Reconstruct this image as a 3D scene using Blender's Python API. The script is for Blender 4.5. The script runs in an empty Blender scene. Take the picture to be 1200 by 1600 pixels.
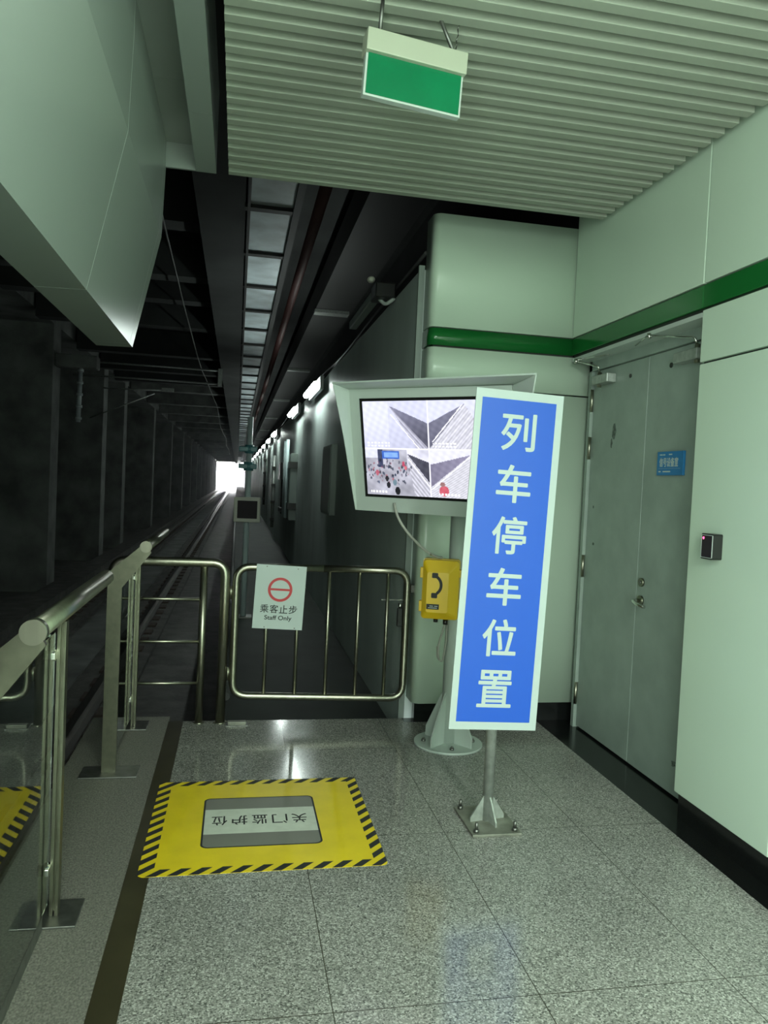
import bpy, bmesh, math, random
from mathutils import Vector, Matrix, Euler
random.seed(7)
SC = bpy.context.scene
COL = SC.collection
PI = math.pi

# ------------------------------------------------------------------ camera, world, lights, exposure
cam_d = bpy.data.cameras.new('camera')
cam = bpy.data.objects.new('camera', cam_d); COL.objects.link(cam)
ax = [Vector((.981, -.19, .046)), Vector((-.039, .044, .998)), Vector((-.191, -.981, .036))]
ax[2].normalize(); ax[0] = (ax[0] - ax[2]*ax[0].dot(ax[2])).normalized(); ax[1] = ax[2].cross(ax[0])
cam.matrix_world = Matrix(((ax[0].x, ax[1].x, ax[2].x, 0), (ax[0].y, ax[1].y, ax[2].y, 0),
                           (ax[0].z, ax[1].z, ax[2].z, 1.5), (0, 0, 0, 1)))
cam_d.sensor_fit = 'VERTICAL'; cam_d.sensor_height = 36; cam_d.lens = 36*1190/1600
cam_d.clip_start = .02; cam_d.clip_end = 600
SC.camera = cam

w = bpy.data.worlds.new('world'); SC.world = w; w.use_nodes = True
bg = w.node_tree.nodes['Background']
bg.inputs[0].default_value = (.93, .97, 1, 1); bg.inputs[1].default_value = 16.0

SC.view_settings.view_transform = 'Standard'; SC.view_settings.look = 'None'
SC.view_settings.gamma = 1; SC.view_settings.use_curve_mapping = False
SC.view_settings.exposure = .8

LAMP_COL = (.88, 1.0, .91)
def area(name, loc, sx, sy, power, rot=(0, 0, 0), col=LAMP_COL):
    d = bpy.data.lights.new(name, 'AREA'); d.shape = 'RECTANGLE'; d.size = sx; d.size_y = sy
    d.energy = power; d.color = col
    o = bpy.data.objects.new(name, d); COL.objects.link(o); o.location = loc; o.rotation_euler = rot
    return o
# the platform's fluorescent rows, behind the camera
area('platform_lamp_row', (1.25, -6.6, 3.04), .3, 12.4, 330)
area('platform_lamp_row', (.2, -6.9, 3.04), .3, 12., 200)
# soft point lights added under the slats to brighten the end wall
for lx, ly, pw in ((1.15, .55, 9), (1.15, -1.6, 20), (.0, 1.3, 9), (.0, -1.9, 20)):
    d = bpy.data.lights.new('fill_point', 'POINT'); d.energy = pw; d.color = LAMP_COL; d.shadow_soft_size = .16
    o = bpy.data.objects.new('fill_point', d); COL.objects.link(o); o.location = (lx, ly, 2.86)

# unseen area light added at the side, brightening right wall and slat undersides
area('side_fill_light', (-.5, -2.9, 1.45), 1.5, 6.0, 150, (0, -PI/2, 0))

# ------------------------------------------------------------------ materials
def mat(name, col, rough=.5, metal=0., spec=.5, noise=None, bump=None, emit=None, estr=0., coat=0.):
    m = bpy.data.materials.new(name); m.use_nodes = True
    nt = m.node_tree; b = nt.nodes['Principled BSDF']
    b.inputs['Base Color'].default_value = (*col, 1); b.inputs['Roughness'].default_value = rough
    b.inputs['Metallic'].default_value = metal; b.inputs['Specular IOR Level'].default_value = spec
    b.inputs['Coat Weight'].default_value = coat
    if emit:
        b.inputs['Emission Color'].default_value = (*emit, 1); b.inputs['Emission Strength'].default_value = estr
    if noise or bump:
        geo = nt.nodes.new('ShaderNodeNewGeometry')
    if noise:   # (scale, amount, detail [, (sx,sy,sz)]): wear and tone of the surface itself
        n = nt.nodes.new('ShaderNodeTexNoise'); n.inputs['Scale'].default_value = noise[0]; n.inputs['Detail'].default_value = noise[2]
        mp = nt.nodes.new('ShaderNodeMapping')
        if len(noise) > 3: mp.inputs['Scale'].default_value = noise[3]
        nt.links.new(geo.outputs['Position'], mp.inputs[0]); nt.links.new(mp.outputs[0], n.inputs['Vector'])
        r = nt.nodes.new('ShaderNodeValToRGB')
        a = noise[1]
        r.color_ramp.elements[0].position = .3; r.color_ramp.elements[1].position = .7
        r.color_ramp.elements[0].color = (*[c*(1-a) for c in col], 1)
        r.color_ramp.elements[1].color = (*[min(1, c*(1+a)) for c in col], 1)
        nt.links.new(n.outputs['Fac'], r.inputs[0]); nt.links.new(r.outputs[0], b.inputs['Base Color'])
    if bump:
        n2 = nt.nodes.new('ShaderNodeTexNoise'); n2.inputs['Scale'].default_value = bump[0]; n2.inputs['Detail'].default_value = 3
        nt.links.new(geo.outputs['Position'], n2.inputs['Vector'])
        bp = nt.nodes.new('ShaderNodeBump'); bp.inputs['Strength'].default_value = bump[1]; bp.inputs['Distance'].default_value = .01
        nt.links.new(n2.outputs['Fac'], bp.inputs['Height']); nt.links.new(bp.outputs[0], b.inputs['Normal'])
    return m

def granite_mat():
    m = bpy.data.materials.new('speckled_granite'); m.use_nodes = True
    nt = m.node_tree; L = nt.links.new; N = nt.nodes.new; b = nt.nodes['Principled BSDF']
    geo = N('ShaderNodeNewGeometry')
    v = N('ShaderNodeTexVoronoi'); v.inputs['Scale'].default_value = 210; L(geo.outputs['Position'], v.inputs['Vector'])
    n1 = N('ShaderNodeTexNoise'); n1.inputs['Scale'].default_value = 120; n1.inputs['Detail'].default_value = 6; n1.inputs['Roughness'].default_value = .75
    L(geo.outputs['Position'], n1.inputs['Vector'])
    sep = N('ShaderNodeSeparateColor'); L(v.outputs['Color'], sep.inputs[0])
    mx = N('ShaderNodeMath'); mx.operation = 'MULTIPLY_ADD'; L(sep.outputs[0], mx.inputs[0]); mx.inputs[1].default_value = .45
    sc = N('ShaderNodeMath'); sc.operation = 'MULTIPLY'; L(n1.outputs['Fac'], sc.inputs[0]); sc.inputs[1].default_value = .62
    L(sc.outputs[0], mx.inputs[2])
    r = N('ShaderNodeValToRGB'); L(mx.outputs[0], r.inputs[0])
    cr = r.color_ramp; cr.elements[0].position = .3; cr.elements[0].color = (.072, .075, .068, 1)
    cr.elements[1].position = .78; cr.elements[1].color = (.55, .54, .50, 1)
    e = cr.elements.new(.45); e.color = (.225, .228, .205, 1)
    e = cr.elements.new(.62); e.color = (.288, .285, .26, 1)
    n3 = N('ShaderNodeTexNoise'); n3.inputs['Scale'].default_value = 2.2; n3.inputs['Detail'].default_value = 4
    L(geo.outputs['Position'], n3.inputs['Vector'])
    r3 = N('ShaderNodeValToRGB'); L(n3.outputs['Fac'], r3.inputs[0])
    r3.color_ramp.elements[0].position = .3; r3.color_ramp.elements[0].color = (.86, .86, .86, 1)
    r3.color_ramp.elements[1].position = .7; r3.color_ramp.elements[1].color = (1.06, 1.06, 1.06, 1)
    mu = N('ShaderNodeMix'); mu.data_type = 'RGBA'; mu.blend_type = 'MULTIPLY'; mu.inputs[0].default_value = 1
    L(r.outputs[0], mu.inputs[6]); L(r3.outputs[0], mu.inputs[7])
    # slab joints
    sx = N('ShaderNodeSeparateXYZ'); L(geo.outputs['Position'], sx.inputs[0])
    def joint(sock, off, per):
        a = N('ShaderNodeMath'); a.operation = 'SUBTRACT'; L(sock, a.inputs[0]); a.inputs[1].default_value = off
        d = N('ShaderNodeMath'); d.operation = 'DIVIDE'; L(a.outputs[0], d.inputs[0]); d.inputs[1].default_value = per
        f = N('ShaderNodeMath'); f.operation = 'PINGPONG'; L(d.outputs[0], f.inputs[0]); f.inputs[1].default_value = .5
        g = N('ShaderNodeMath'); g.operation = 'MULTIPLY'; L(f.outputs[0], g.inputs[0]); g.inputs[1].default_value = per
        h = N('ShaderNodeMath'); h.operation = 'LESS_THAN'; L(g.outputs[0], h.inputs[0]); h.inputs[1].default_value = .0016
        return h.outputs[0]
    jx = joint(sx.outputs['X'], .325, .62); jy = joint(sx.outputs['Y'], 2.08, 1.06)
    jm = N('ShaderNodeMath'); jm.operation = 'MAXIMUM'; L(jx, jm.inputs[0]); L(jy, jm.inputs[1])
    m2 = N('ShaderNodeMix'); m2.data_type = 'RGBA'; L(jm.outputs[0], m2.inputs[0]); L(mu.outputs[2], m2.inputs[6])
    m2.inputs[7].default_value = (.05, .047, .035, 1)
    L(m2.outputs[2], b.inputs['Base Color'])
    rr = N('ShaderNodeMapRange'); L(n3.outputs['Fac'], rr.inputs[0]); rr.inputs[1].default_value = .3; rr.inputs[2].default_value = .7
    rr.inputs[3].default_value = .09; rr.inputs[4].default_value = .17
    L(rr.outputs[0], b.inputs['Roughness'])
    return m

M = {}
M['granite'] = granite_mat()
M['concrete_edge'] = mat('worn_concrete_edge', (.17, .165, .14), .5, noise=(150, .5, 10, (1, .7, 1)), bump=(200, .35))
M['rubber_strip'] = mat('brown_black_strip', (.035, .03, .014), .4, noise=(5, .3, 5))
M['black_granite'] = mat('polished_black_granite', (.008, .009, .009), .18, noise=(150, .5, 2))
M['panel'] = mat('pale_green_enamel', (.62, .76, .625), .27, spec=.5, noise=(1.1, .035, 2))
M['band'] = mat('green_glass_band', (.012, .14, .03), .12)
M['joint'] = mat('dark_joint', (.03, .035, .03), .7)
M['concrete'] = mat('tunnel_concrete', (.13, .138, .13), .85, noise=(1.6, .45, 8), bump=(14, .3))
M['dark_concrete'] = mat('unlit_concrete', (.02, .022, .021), .9, noise=(1.2, .4, 6))  # near-black colour carries the shade of the unlit roof and walls
M['track'] = mat('track_concrete', (.085, .085, .078), .55, noise=(4, .5, 8), bump=(25, .4))
M['wet_walk'] = mat('damp_walkway_concrete', (.022, .031, .024), .6, spec=.12, noise=(2.5, .3, 6), bump=(6, .06))
M['tunnel_paint'] = mat('grey_green_wall_paint', (.60, .69, .655), .42, noise=(2.2, .22, 6, (1, .45, .25)))
M['slat'] = mat('ceiling_baffle_paint', (.37, .405, .335), .65, spec=.25)
M['fascia'] = mat('fascia_enamel', (.31, .35, .325), .24, spec=.6)
M['door_grey'] = mat('door_grey_paint', (.30, .365, .325), .4, noise=(7, .1, 5))
M['smudge'] = mat('dark_scuff', (.11, .14, .12), .7, noise=(60, .6, 3))
M['steel'] = mat('brushed_stainless', (.37, .365, .29), .33, 1.0, noise=(40, .08, 3, (1, 1, .1)))
M['steel_flat'] = mat('stainless_plate', (.225, .228, .17), .36, 1.0, noise=(30, .1, 3))
M['chrome'] = mat('bright_chrome', (.75, .76, .72), .12, 1.0)
M['dull_steel'] = mat('dark_zinc_plate', (.20, .205, .19), .42, .9, noise=(25, .2, 4))
M['worn_plate'] = mat('worn_floor_plate', (.26, .265, .22), .5, .5, noise=(18, .25, 5))
M['galv'] = mat('galvanised_steel', (.42, .45, .42), .4, .55, noise=(35, .18, 4))
M['grey_paint'] = mat('light_grey_paint', (.50, .57, .525), .38)
M['grey_dark'] = mat('mid_grey_paint', (.24, .29, .26), .45)
M['black'] = mat('black_plastic', (.012, .013, .012), .3)
M['black_matte'] = mat('black_matte', (.015, .015, .014), .7)
M['white'] = mat('white_film', (.50, .58, .56), .4)
M['blue'] = mat('blue_film', (.017, .105, .60), .4)
M['blue_plate'] = mat('blue_plaque', (.02, .19, .46), .35)
M['red'] = mat('sign_red', (.52, .03, .035), .45)
M['ink'] = mat('ink_black', (.02, .022, .022), .6)
M['green_sign'] = mat('green_sign_face', (.0, .175, .068), .3, noise=(6, .1, 3))
M['sign_cream'] = mat('cream_white_paint', (.46, .49, .385), .4)
M['yellow'] = mat('yellow_floor_film', (.80, .60, .015), .42, noise=(7, .07, 6))
M['grey_film'] = mat('grey_film', (.19, .19, .165), .45)
M['white_film'] = mat('white_floor_film', (.6, .64, .55), .42, noise=(20, .06, 5))
M['phone_yellow'] = mat('yellow_phone_plastic', (.84, .55, .012), .36)
M['cable'] = mat('grey_cable', (.36, .37, .32), .5)
M['dark_cable'] = mat('dark_cable', (.06, .062, .06), .5)
M['red_pipe'] = mat('dark_red_pipe', (.05, .018, .016), .6)
M['tray'] = mat('pale_galvanised_tray', (.50, .57, .59), .55, noise=(3, .25, 6))
M['pole_blue'] = mat('pale_blue_grey_paint', (.5, .62, .62), .4)
M['teal'] = mat('teal_paint', (.08, .26, .28), .4)
M['beige'] = mat('beige_plastic', (.6, .62, .52), .45)
M['screen_off'] = mat('dark_screen', (.03, .024, .03), .55, spec=.2)
M['rail_steel'] = mat('worn_rail', (.30, .29, .27), .3, 1.0)
M['rust'] = mat('rusty_dark_steel', (.07, .055, .045), .7, .3)
M['lamp'] = mat('lamp_tube', (.9, .9, .9), .4, emit=(.88, 1., .95), estr=22)
M['lamp_house'] = mat('lamp_housing', (.4, .42, .41), .4)
M['led_red'] = mat('red_indicator', (.5, .02, .05), .3, emit=(1, .08, .2), estr=2.5)
M['insulator'] = mat('pale_glazed_insulator', (.34, .38, .39), .25)

def glass_mat():
    m = bpy.data.materials.new('clear_green_glass'); m.use_nodes = True
    nt = m.node_tree; b = nt.nodes['Principled BSDF']
    b.inputs['Base Color'].default_value = (.80, .90, .83, 1); b.inputs['Roughness'].default_value = .0
    b.inputs['Transmission Weight'].default_value = 1; b.inputs['IOR'].default_value = 1.5
    return m
M['glass'] = glass_mat()

# ------------------------------------------------------------------ mesh helpers
class MB:
    def __init__(s): s.bm = bmesh.new(); s.mats = []
    def mi(s, m):
        if m is None: return 0
        if m not in s.mats: s.mats.append(m)
        return s.mats.index(m)
    def box(s, x0, x1, y0, y1, z0, z1, m=None, bev=0):
        b = bmesh.new()
        bmesh.ops.create_cube(b, size=1)
        for v in b.verts:
            v.co = Vector((x0 + (v.co.x+.5)*(x1-x0), y0 + (v.co.y+.5)*(y1-y0), z0 + (v.co.z+.5)*(z1-z0)))
        if bev: bmesh.ops.bevel(b, geom=b.edges[:], offset=bev, segments=2, affect='EDGES', profile=.5)
        return s.merge(b, m)
    def merge(s, b, m=None, T=None):
        if T is not None: bmesh.ops.transform(b, matrix=T, verts=b.verts)
        me = bpy.data.meshes.new('tmp'); b.to_mesh(me); b.free()
        n0 = len(s.bm.faces); s.bm.from_mesh(me); bpy.data.meshes.remove(me)
        s.bm.faces.ensure_lookup_table(); k = s.mi(m)
        for f in s.bm.faces[n0:]: f.material_index = k
        return s
    def tube(s, pts, r, m=None, seg=14, cap=True, r2=None):
        pts = [Vector(p) for p in pts]; n = len(pts)
        k = s.mi(m); rings = []; up = None
        for i, p in enumerate(pts):
            t = (pts[min(i+1, n-1)] - pts[max(i-1, 0)]).normalized()
            if up is None:
                up = Vector((0, 0, 1)) if abs(t.z) < .9 else Vector((1, 0, 0))
            u = (up - t*up.dot(t)).normalized(); up = u; v = t.cross(u)
            rr = r if r2 is None else r + (r2-r)*i/(n-1)
            rings.append([s.bm.verts.new(p + (u*math.cos(a) + v*math.sin(a))*rr) for a in [2*PI*j/seg for j in range(seg)]])
        for i in range(n-1):
            for j in range(seg):
                f = s.bm.faces.new((rings[i][j], rings[i][(j+1) % seg], rings[i+1][(j+1) % seg], rings[i+1][j]))
                f.material_index = k; f.smooth = True
        if cap:
            f = s.bm.faces.new(list(reversed(rings[0]))); f.material_index = k
            f = s.bm.faces.new(rings[-1]); f.material_index = k
        return s
    def prism(s, poly, axis, a, b, m=None, smooth=False):
        """poly: 2-D outline in the plane across `axis` ('x': (y,z), 'y': (x,z), 'z': (x,y))"""
        def P(q, t):
            return {'x': (t, q[0], q[1]), 'y': (q[0], t, q[1]), 'z': (q[0], q[1], t)}[axis]
        k = s.mi(m)
        A = [s.bm.verts.new(P(q, a)) for q in poly]; B = [s.bm.verts.new(P(q, b)) for q in poly]
        fs = [s.bm.faces.new(A), s.bm.faces.new(list(reversed(B)))]
        n = len(poly)
        for i in range(n):
            f = s.bm.faces.new((A[i], B[i], B[(i+1) % n], A[(i+1) % n])); f.smooth = smooth; fs.append(f)
        for f in fs: f.material_index = k
        return s
    def quad(s, pts, m=None):
        f = s.bm.faces.new([s.bm.verts.new(p) for p in pts]); f.material_index = s.mi(m); return s
    def ball(s, c, r, m=None, sz=(1, 1, 1)):
        b = bmesh.new(); bmesh.ops.create_uvsphere(b, u_segments=16, v_segments=10, radius=r)
        for f in b.faces: f.smooth = True
        return s.merge(b, m, Matrix.Translation(c) @ Matrix.Diagonal((*sz, 1)))
    def build(s, name, m=None, parent=None, loc=None, recalc=True):
        if recalc: bmesh.ops.recalc_face_normals(s.bm, faces=s.bm.faces[:])
        me = bpy.data.meshes.new(name); s.bm.to_mesh(me); s.bm.free()
        if s.mats:
            for x in s.mats: me.materials.append(x)
        elif m: me.materials.append(m)
        o = bpy.data.objects.new(name, me); COL.objects.link(o)
        if parent: o.parent = parent
        if loc: o.location = loc
        return o

def tag(o, label, cat, group=None, kind=None):
    o['label'] = label; o['category'] = cat
    if group: o['group'] = group
    if kind: o['kind'] = kind
    return o
def struct(o, label, cat): return tag(o, label, cat, kind='structure')
def thing(name, label, cat, loc=(0, 0, 0), rot=None, group=None):
    o = bpy.data.objects.new(name, None); COL.objects.link(o); o.empty_display_size = .1
    o.location = loc
    if rot is not None: o.rotation_euler = rot
    return tag(o, label, cat, group)
def copy_tree(o, parent=None):
    c = o.copy(); COL.objects.link(c)
    if parent: c.parent = parent
    for ch in list(o.children): copy_tree(ch, c)
    return c
def rounded(pts, r, n=6):
    """polyline with its inner corners rounded"""
    pts = [Vector(p) for p in pts]; out = [pts[0]]
    for i in range(1, len(pts)-1):
        a, b, c = pts[i-1], pts[i], pts[i+1]
        d1 = (a-b).normalized(); d2 = (c-b).normalized()
        p0, p1 = b + d1*r, b + d2*r
        for k in range(n+1):
            t = k/n; out.append(p0*(1-t)**2 + b*2*t*(1-t) + p1*t*t)
    out.append(pts[-1]); return out
def rrect(x0, x1, y0, y1, r, n=5):
    out = []
    for cx, cy, a0 in ((x1-r, y1-r, 0), (x0+r, y1-r, 90), (x0+r, y0+r, 180), (x1-r, y0+r, 270)):
        for k in range(n+1):
            a = math.radians(a0 + 90*k/n); out.append((cx + r*math.cos(a), cy + r*math.sin(a)))
    return out
def lettering(name, body, w, h, m, parent, loc, rot=(PI/2, 0, 0), bold=.0, depth=.0006):
    """writing fitted to w x h metres, centred on loc; stands in x/z facing -y by default"""
    cu = bpy.data.curves.new('lettering', 'FONT'); cu.body = body; cu.resolution_u = 6
    t = bpy.data.objects.new('lettering', cu); COL.objects.link(t)
    bpy.context.view_layer.update()
    me = bpy.data.meshes.new_from_object(t.evaluated_get(bpy.context.evaluated_depsgraph_get()))
    bpy.data.objects.remove(t); bpy.data.curves.remove(cu)
    xs = [v.co.x for v in me.vertices]; ys = [v.co.y for v in me.vertices]
    cx, cy = (min(xs)+max(xs))/2, (min(ys)+max(ys))/2
    sx = w/(max(xs)-min(xs)); sy = h/(max(ys)-min(ys)) if h else sx
    for v in me.vertices: v.co = Vector(((v.co.x-cx)*sx, (v.co.y-cy)*sy, depth))
    if bold:        # heavier strokes: the outline laid again all round itself
        bm = bmesh.new()
        for k in range(9):
            dx, dy = (0, 0) if k == 8 else (bold*math.cos(k*PI/4), bold*math.sin(k*PI/4))
            n0 = len(bm.verts); bm.from_mesh(me); bm.verts.ensure_lookup_table()
            for v in bm.verts[n0:]: v.co.x += dx; v.co.y += dy; v.co.z += k*2e-6
        bm.to_mesh(me); bm.free()
    me.materials.clear(); me.materials.append(m)
    o = bpy.data.objects.new(name, me); COL.objects.link(o); o.parent = parent; o.location = loc; o.rotation_euler = rot
    return o

# ------------------------------------------------------------------ setting: floor and platform
YB = 4.6        # face of the end wall
XR = 2.07       # face of the right wall
XD = 2.20       # face of the door leaves
Y0, YE = -14., 150.

struct(MB().box(-.265, 1.98, Y0, 4.74, -.15, 0, M['granite']).build('floor'), 'grey speckled polished granite platform floor', 'floor')
struct(MB().box(-.352, -.265, Y0, 4.74, -.15, .0, M['rubber_strip']).build('trim_1'), 'dark brown strip set in the floor along the granite edge', 'floor strip')
struct(MB().box(-.80, -.352, Y0, 4.84, -.16, -.001, M['concrete_edge']).build('floor_edge'), 'rough concrete platform edge outside the dark strip', 'platform edge')
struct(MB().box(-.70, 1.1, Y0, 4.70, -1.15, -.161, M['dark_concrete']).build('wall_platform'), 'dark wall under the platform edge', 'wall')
b = MB(); b.box(1.98, 2.30, Y0, 4.66, -.15, 0, M['black_granite']); b.box(1.10, 1.98, 4.66, 4.74, -.15, .001, M['black_granite'])
struct(b.build('trim_2'), 'polished black granite border strip along the right wall and door', 'floor border')
b = MB()
b.box(-.05, 1.12, 4.742, YE, -1.15, -.14, M['wet_walk'])
struct(b.build('floor_walkway'), 'damp grey walkway running into the tunnel behind the gate', 'walkway')
b = MB()
b.box(-9.2, -.05, Y0, 260, -1.35, -1.15, M['track'])
for x in (-1.45, -2.89):
    b.box(x-.32, x+.32, Y0, 259, -1.16, -1.09, M['track'])
    y = 4.
    while y < 70:
        b.box(x-.19, x+.19, y, y+.28, -1.1, -1.06, M['rust']); y += .62
b.box(-2.45, -1.9, Y0, 258, -1.16, -1.12, M['concrete'])
b.box(-3.9, -3.4, Y0, 259, -1.16, -.98, M['track'])
struct(b.build('floor_track'), 'dark concrete track bed beside the platform', 'track bed')

# walls
pn = M['panel']
def wall_panels(b, axis, segs_low, segs_up):
    pass
b = MB()
def rp(y0, y1, z0, z1, m=pn, g=.004, x=XR, t=.03):
    b.box(x, x+t, y0+g, y1-g, z0, z1, m, bev=.003)
ys_low = [-14., -12.45, -11.2, -9.95, -8.7, -7.45, -6.2, -4.95, -3.7, -2.45, -1.2, .05, 1.3, 2.55, 3.2]
for y0, y1 in zip(ys_low, ys_low[1:]):
    rp(y0, y1, .125, 2.118); rp(y0, y1, 2.128, 2.366)
ys_up = [-14., -12.8, -11.2, -9.6, -8., -6.4, -4.8, -3.2, -1.6, 0., 1.6, 3.2, YB]
for y0, y1 in zip(ys_up, ys_up[1:]):
    rp(y0, y1, 2.49, 3.32)
    rp(y0, y1, 2.378, 2.482, M['band'], .001)
b.box(XR+.018, XR+.1, Y0, 3.19, .12, 3.3, M['joint'])
b.box(XR+.018, XR+.1, 3.19, YB, 2.36, 3.3, M['joint'])
b.box(XR+.03, 2.32, 3.19, 3.2, 0, 2.36, pn)                       # return into the door recess
struct(b.build('wall_right'), 'right wall of pale green enamel panels with dark green band', 'wall')
b = MB()
b.box(2.30, 2.5, Y0, YE, -1.35, 5.2, M['dark_concrete'])
b.box(2.1, 2.3, Y0, 3.1, 0, 3.25, M['dark_concrete'])
b.box(XR+.1, 2.3, 3.1, 4.9, 2.36, 3.25, M['dark_concrete'])
b.box(1.25, 2.3, 4.72, 5.2, -.2, 3.15, M['dark_concrete'])
struct(b.build('wall_right_core'), 'dark concrete wall core behind the panels', 'wall')
struct(MB().box(XR+.022, XR+.1, Y0, 3.19, 0, .126, M['black_granite']).build('baseboard_right'), 'black skirting recessed under the right wall panels', 'baseboard')

b = MB()
def corner_outline(x0, x1, r=.05, back=4.78, n=6):
    o = [(x1, YB)]
    for k in range(n+1):
        a = math.radians(270 - 90*k/n); o.append((x0+r + r*math.cos(a), YB+r + r*math.sin(a)))
    o += [(x0, back), (x0+.03, back)]
    for k in range(n+1):
        a = math.radians(180 + 90*k/n); o.append((x0+r + (r-.03)*math.cos(a), YB+r + (r-.03)*math.sin(a)))
    o += [(x1, YB+.03)]
    return o
b.prism(corner_outline(1.13, 2.295), 'z', .135, 2.118, pn, True)
b.prism(corner_outline(1.13, 2.295), 'z', 2.128, 2.366, pn, True)
b.prism(corner_outline(1.13, XR+.01), 'z', 2.49, 3.18, pn, True)
b.prism(corner_outline(1.128, XR+.01), 'z', 2.378, 2.482, M['band'], True)
b.box(1.16, XR+.02, YB+.02, 4.72, .135, 3.15, M['joint'])
wb = b.build('wall_back')
for p in wb.data.polygons:
    if abs(p.normal.z) > .5: p.use_smooth = False
struct(wb, 'end wall of pale green panels with rounded edge and green band', 'wall')
struct(MB().box(1.16, 2.3, YB+.06, 4.72, 0, .14, M['black_granite']).build('baseboard_back'), 'black skirting under the end wall panels', 'baseboard')

b = MB()
b.box(1.10, 1.30, 4.79, YE, -.2, 2.88, M['tunnel_paint'])
struct(b.build('wall_tunnel'), 'grey green tunnel wall along the walkway', 'wall')
struct(MB().box(1.083, 1.12, 4.765, 4.79, -.14, 2.90, M['grey_dark']).build('trim_3'), 'pale vertical metal strip beside the end wall', 'trim')
struct(MB().box(1.25, 2.3, 4.79, YE, 2.7, 2.88, M['dark_concrete']).build('wall_tunnel_ledge'), 'dark ledge above the tunnel wall', 'ledge')
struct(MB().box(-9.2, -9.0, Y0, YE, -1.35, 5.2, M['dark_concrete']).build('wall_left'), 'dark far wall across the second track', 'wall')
struct(MB().box(-9.2, 2.5, Y0-.2, Y0, -1.35, 5.2, M['concrete']).build('wall_rear'), 'wall behind the viewer', 'wall')
b = MB()
b.box(-9.2, -3.94, YE, YE+.6, -1.2, 5.4, M['concrete']); b.box(1.1, 2.5, YE, YE+.6, -1.35, 5.4, M['concrete']); b.box(-3.94, 1.1, YE, YE+.6, 4.45, 5.4, M['concrete'])
struct(b.build('wall_front'), 'tunnel mouth wall around the bright exit', 'wall')
b = MB()
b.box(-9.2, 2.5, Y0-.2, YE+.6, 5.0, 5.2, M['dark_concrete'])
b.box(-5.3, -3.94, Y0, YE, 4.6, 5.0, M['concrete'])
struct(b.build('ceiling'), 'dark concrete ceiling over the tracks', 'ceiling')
b = MB()
for y in (6.4, 9.2, 11.7, 13.3, 15.7, 19.5, 22.7, 25.3):
    b.box(-3.9, -.5, y, y+.35, 4.42, 5.0, M['dark_concrete'])
y = 29.
while y < 148:
    b.box(-3.9, -.5, y, y+.5, 4.55, 5.0, M['concrete']); y += 5.2
b.box(-.5, -.02, 4.3, YE, 4.2, 5.0, M['dark_concrete'])
struct(b.build('ceiling_beams'), 'dark concrete beams crossing the tunnel ceiling', 'ceiling beams')

# slatted platform ceiling: baffles across the platform
b = MB()
y = 4.19
while y > Y0+.1:
    b.box(-.105, 2.035, y-.048, y, 3.1, 3.19, M['slat'], bev=.0015); y -= .0985
b.box(.35, .40, Y0, 4.19, 3.19, 3.24, M['black_matte']); b.box(1.6, 1.65, Y0, 4.19, 3.19, 3.24, M['black_matte'])
struct(b.build('ceiling_slats'), 'platform ceiling of pale grey green slats', 'slatted ceiling')
struct(MB().box(-.16, 2.3, Y0, 4.25, 4.0, 4.1, M['black_matte']).build('ceiling_plenum'), 'black ceiling above the slats', 'ceiling')

# fascia over the platform edge
b = MB()
prof = [(-.57, 2.165), (-.442, 2.757), (-.432, 3.111), (-.432, 3.6), (-.752, 3.6), (-.752, 2.161)]
for y0, y1 in ((-14, -9.01), (-9.0, -6.01), (-6., -3.01), (-3.0, -.01), (0., 2.986), (2.994, 4.128), (4.132, 4.25)):
    b.prism(prof, 'y', y0, y1, M['fascia'])
b.prism([(-.572, 2.172), (-.446, 2.757), (-.436, 3.111), (-.436, 3.5), (-.74, 3.5), (-.74, 2.172)], 'y', -13.9, 4.2, M['sign_cream'])
struct(b.build('trim_4'), 'large pale bulkhead of bent panels above the platform edge', 'bulkhead')
b = MB()
for y0, y1 in ((-14, -3.), (-3., .3), (.303, 3.57), (3.573, 4.25)):
    b.box(-.276, -.171, y0, y1, 3.12, 3.55, M['fascia'])
    b.box(-.436, -.277, y0, y1, 3.25, 3.3, M['fascia'])
b.box(-.436, -.277, 4.235, 4.25, 3.12, 3.55, M['fascia'])
struct(b.build('trim_5'), 'pale edge trough between bulkhead and slatted ceiling', 'ceiling trough')

# unseen bodies for the lamp rows, the added point lights and side light
b = MB()
b.box(1.08, 1.42, -12.9, -.3, 3.05, 3.095, M['sign_cream']); b.box(.03, .37, -13., -.8, 3.05, 3.095, M['sign_cream'])
for lx, ly in ((1.15, .55), (1.15, -1.6), (.0, 1.3), (.0, -1.9)): b.tube([(lx, ly, 3.06), (lx, ly, 3.1)], .06, M['sign_cream'], 16)
struct(b.build('trim_6'), 'unseen lamp row housings and caps of the added point lights under the slats', 'lamp housing')
struct(MB().box(-.64, -.505, -5.95, .15, .0, 2.25, M['grey_paint']).build('trim_7'), 'unseen panel added behind the viewer as body of the side fill light', 'light panel')

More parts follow.
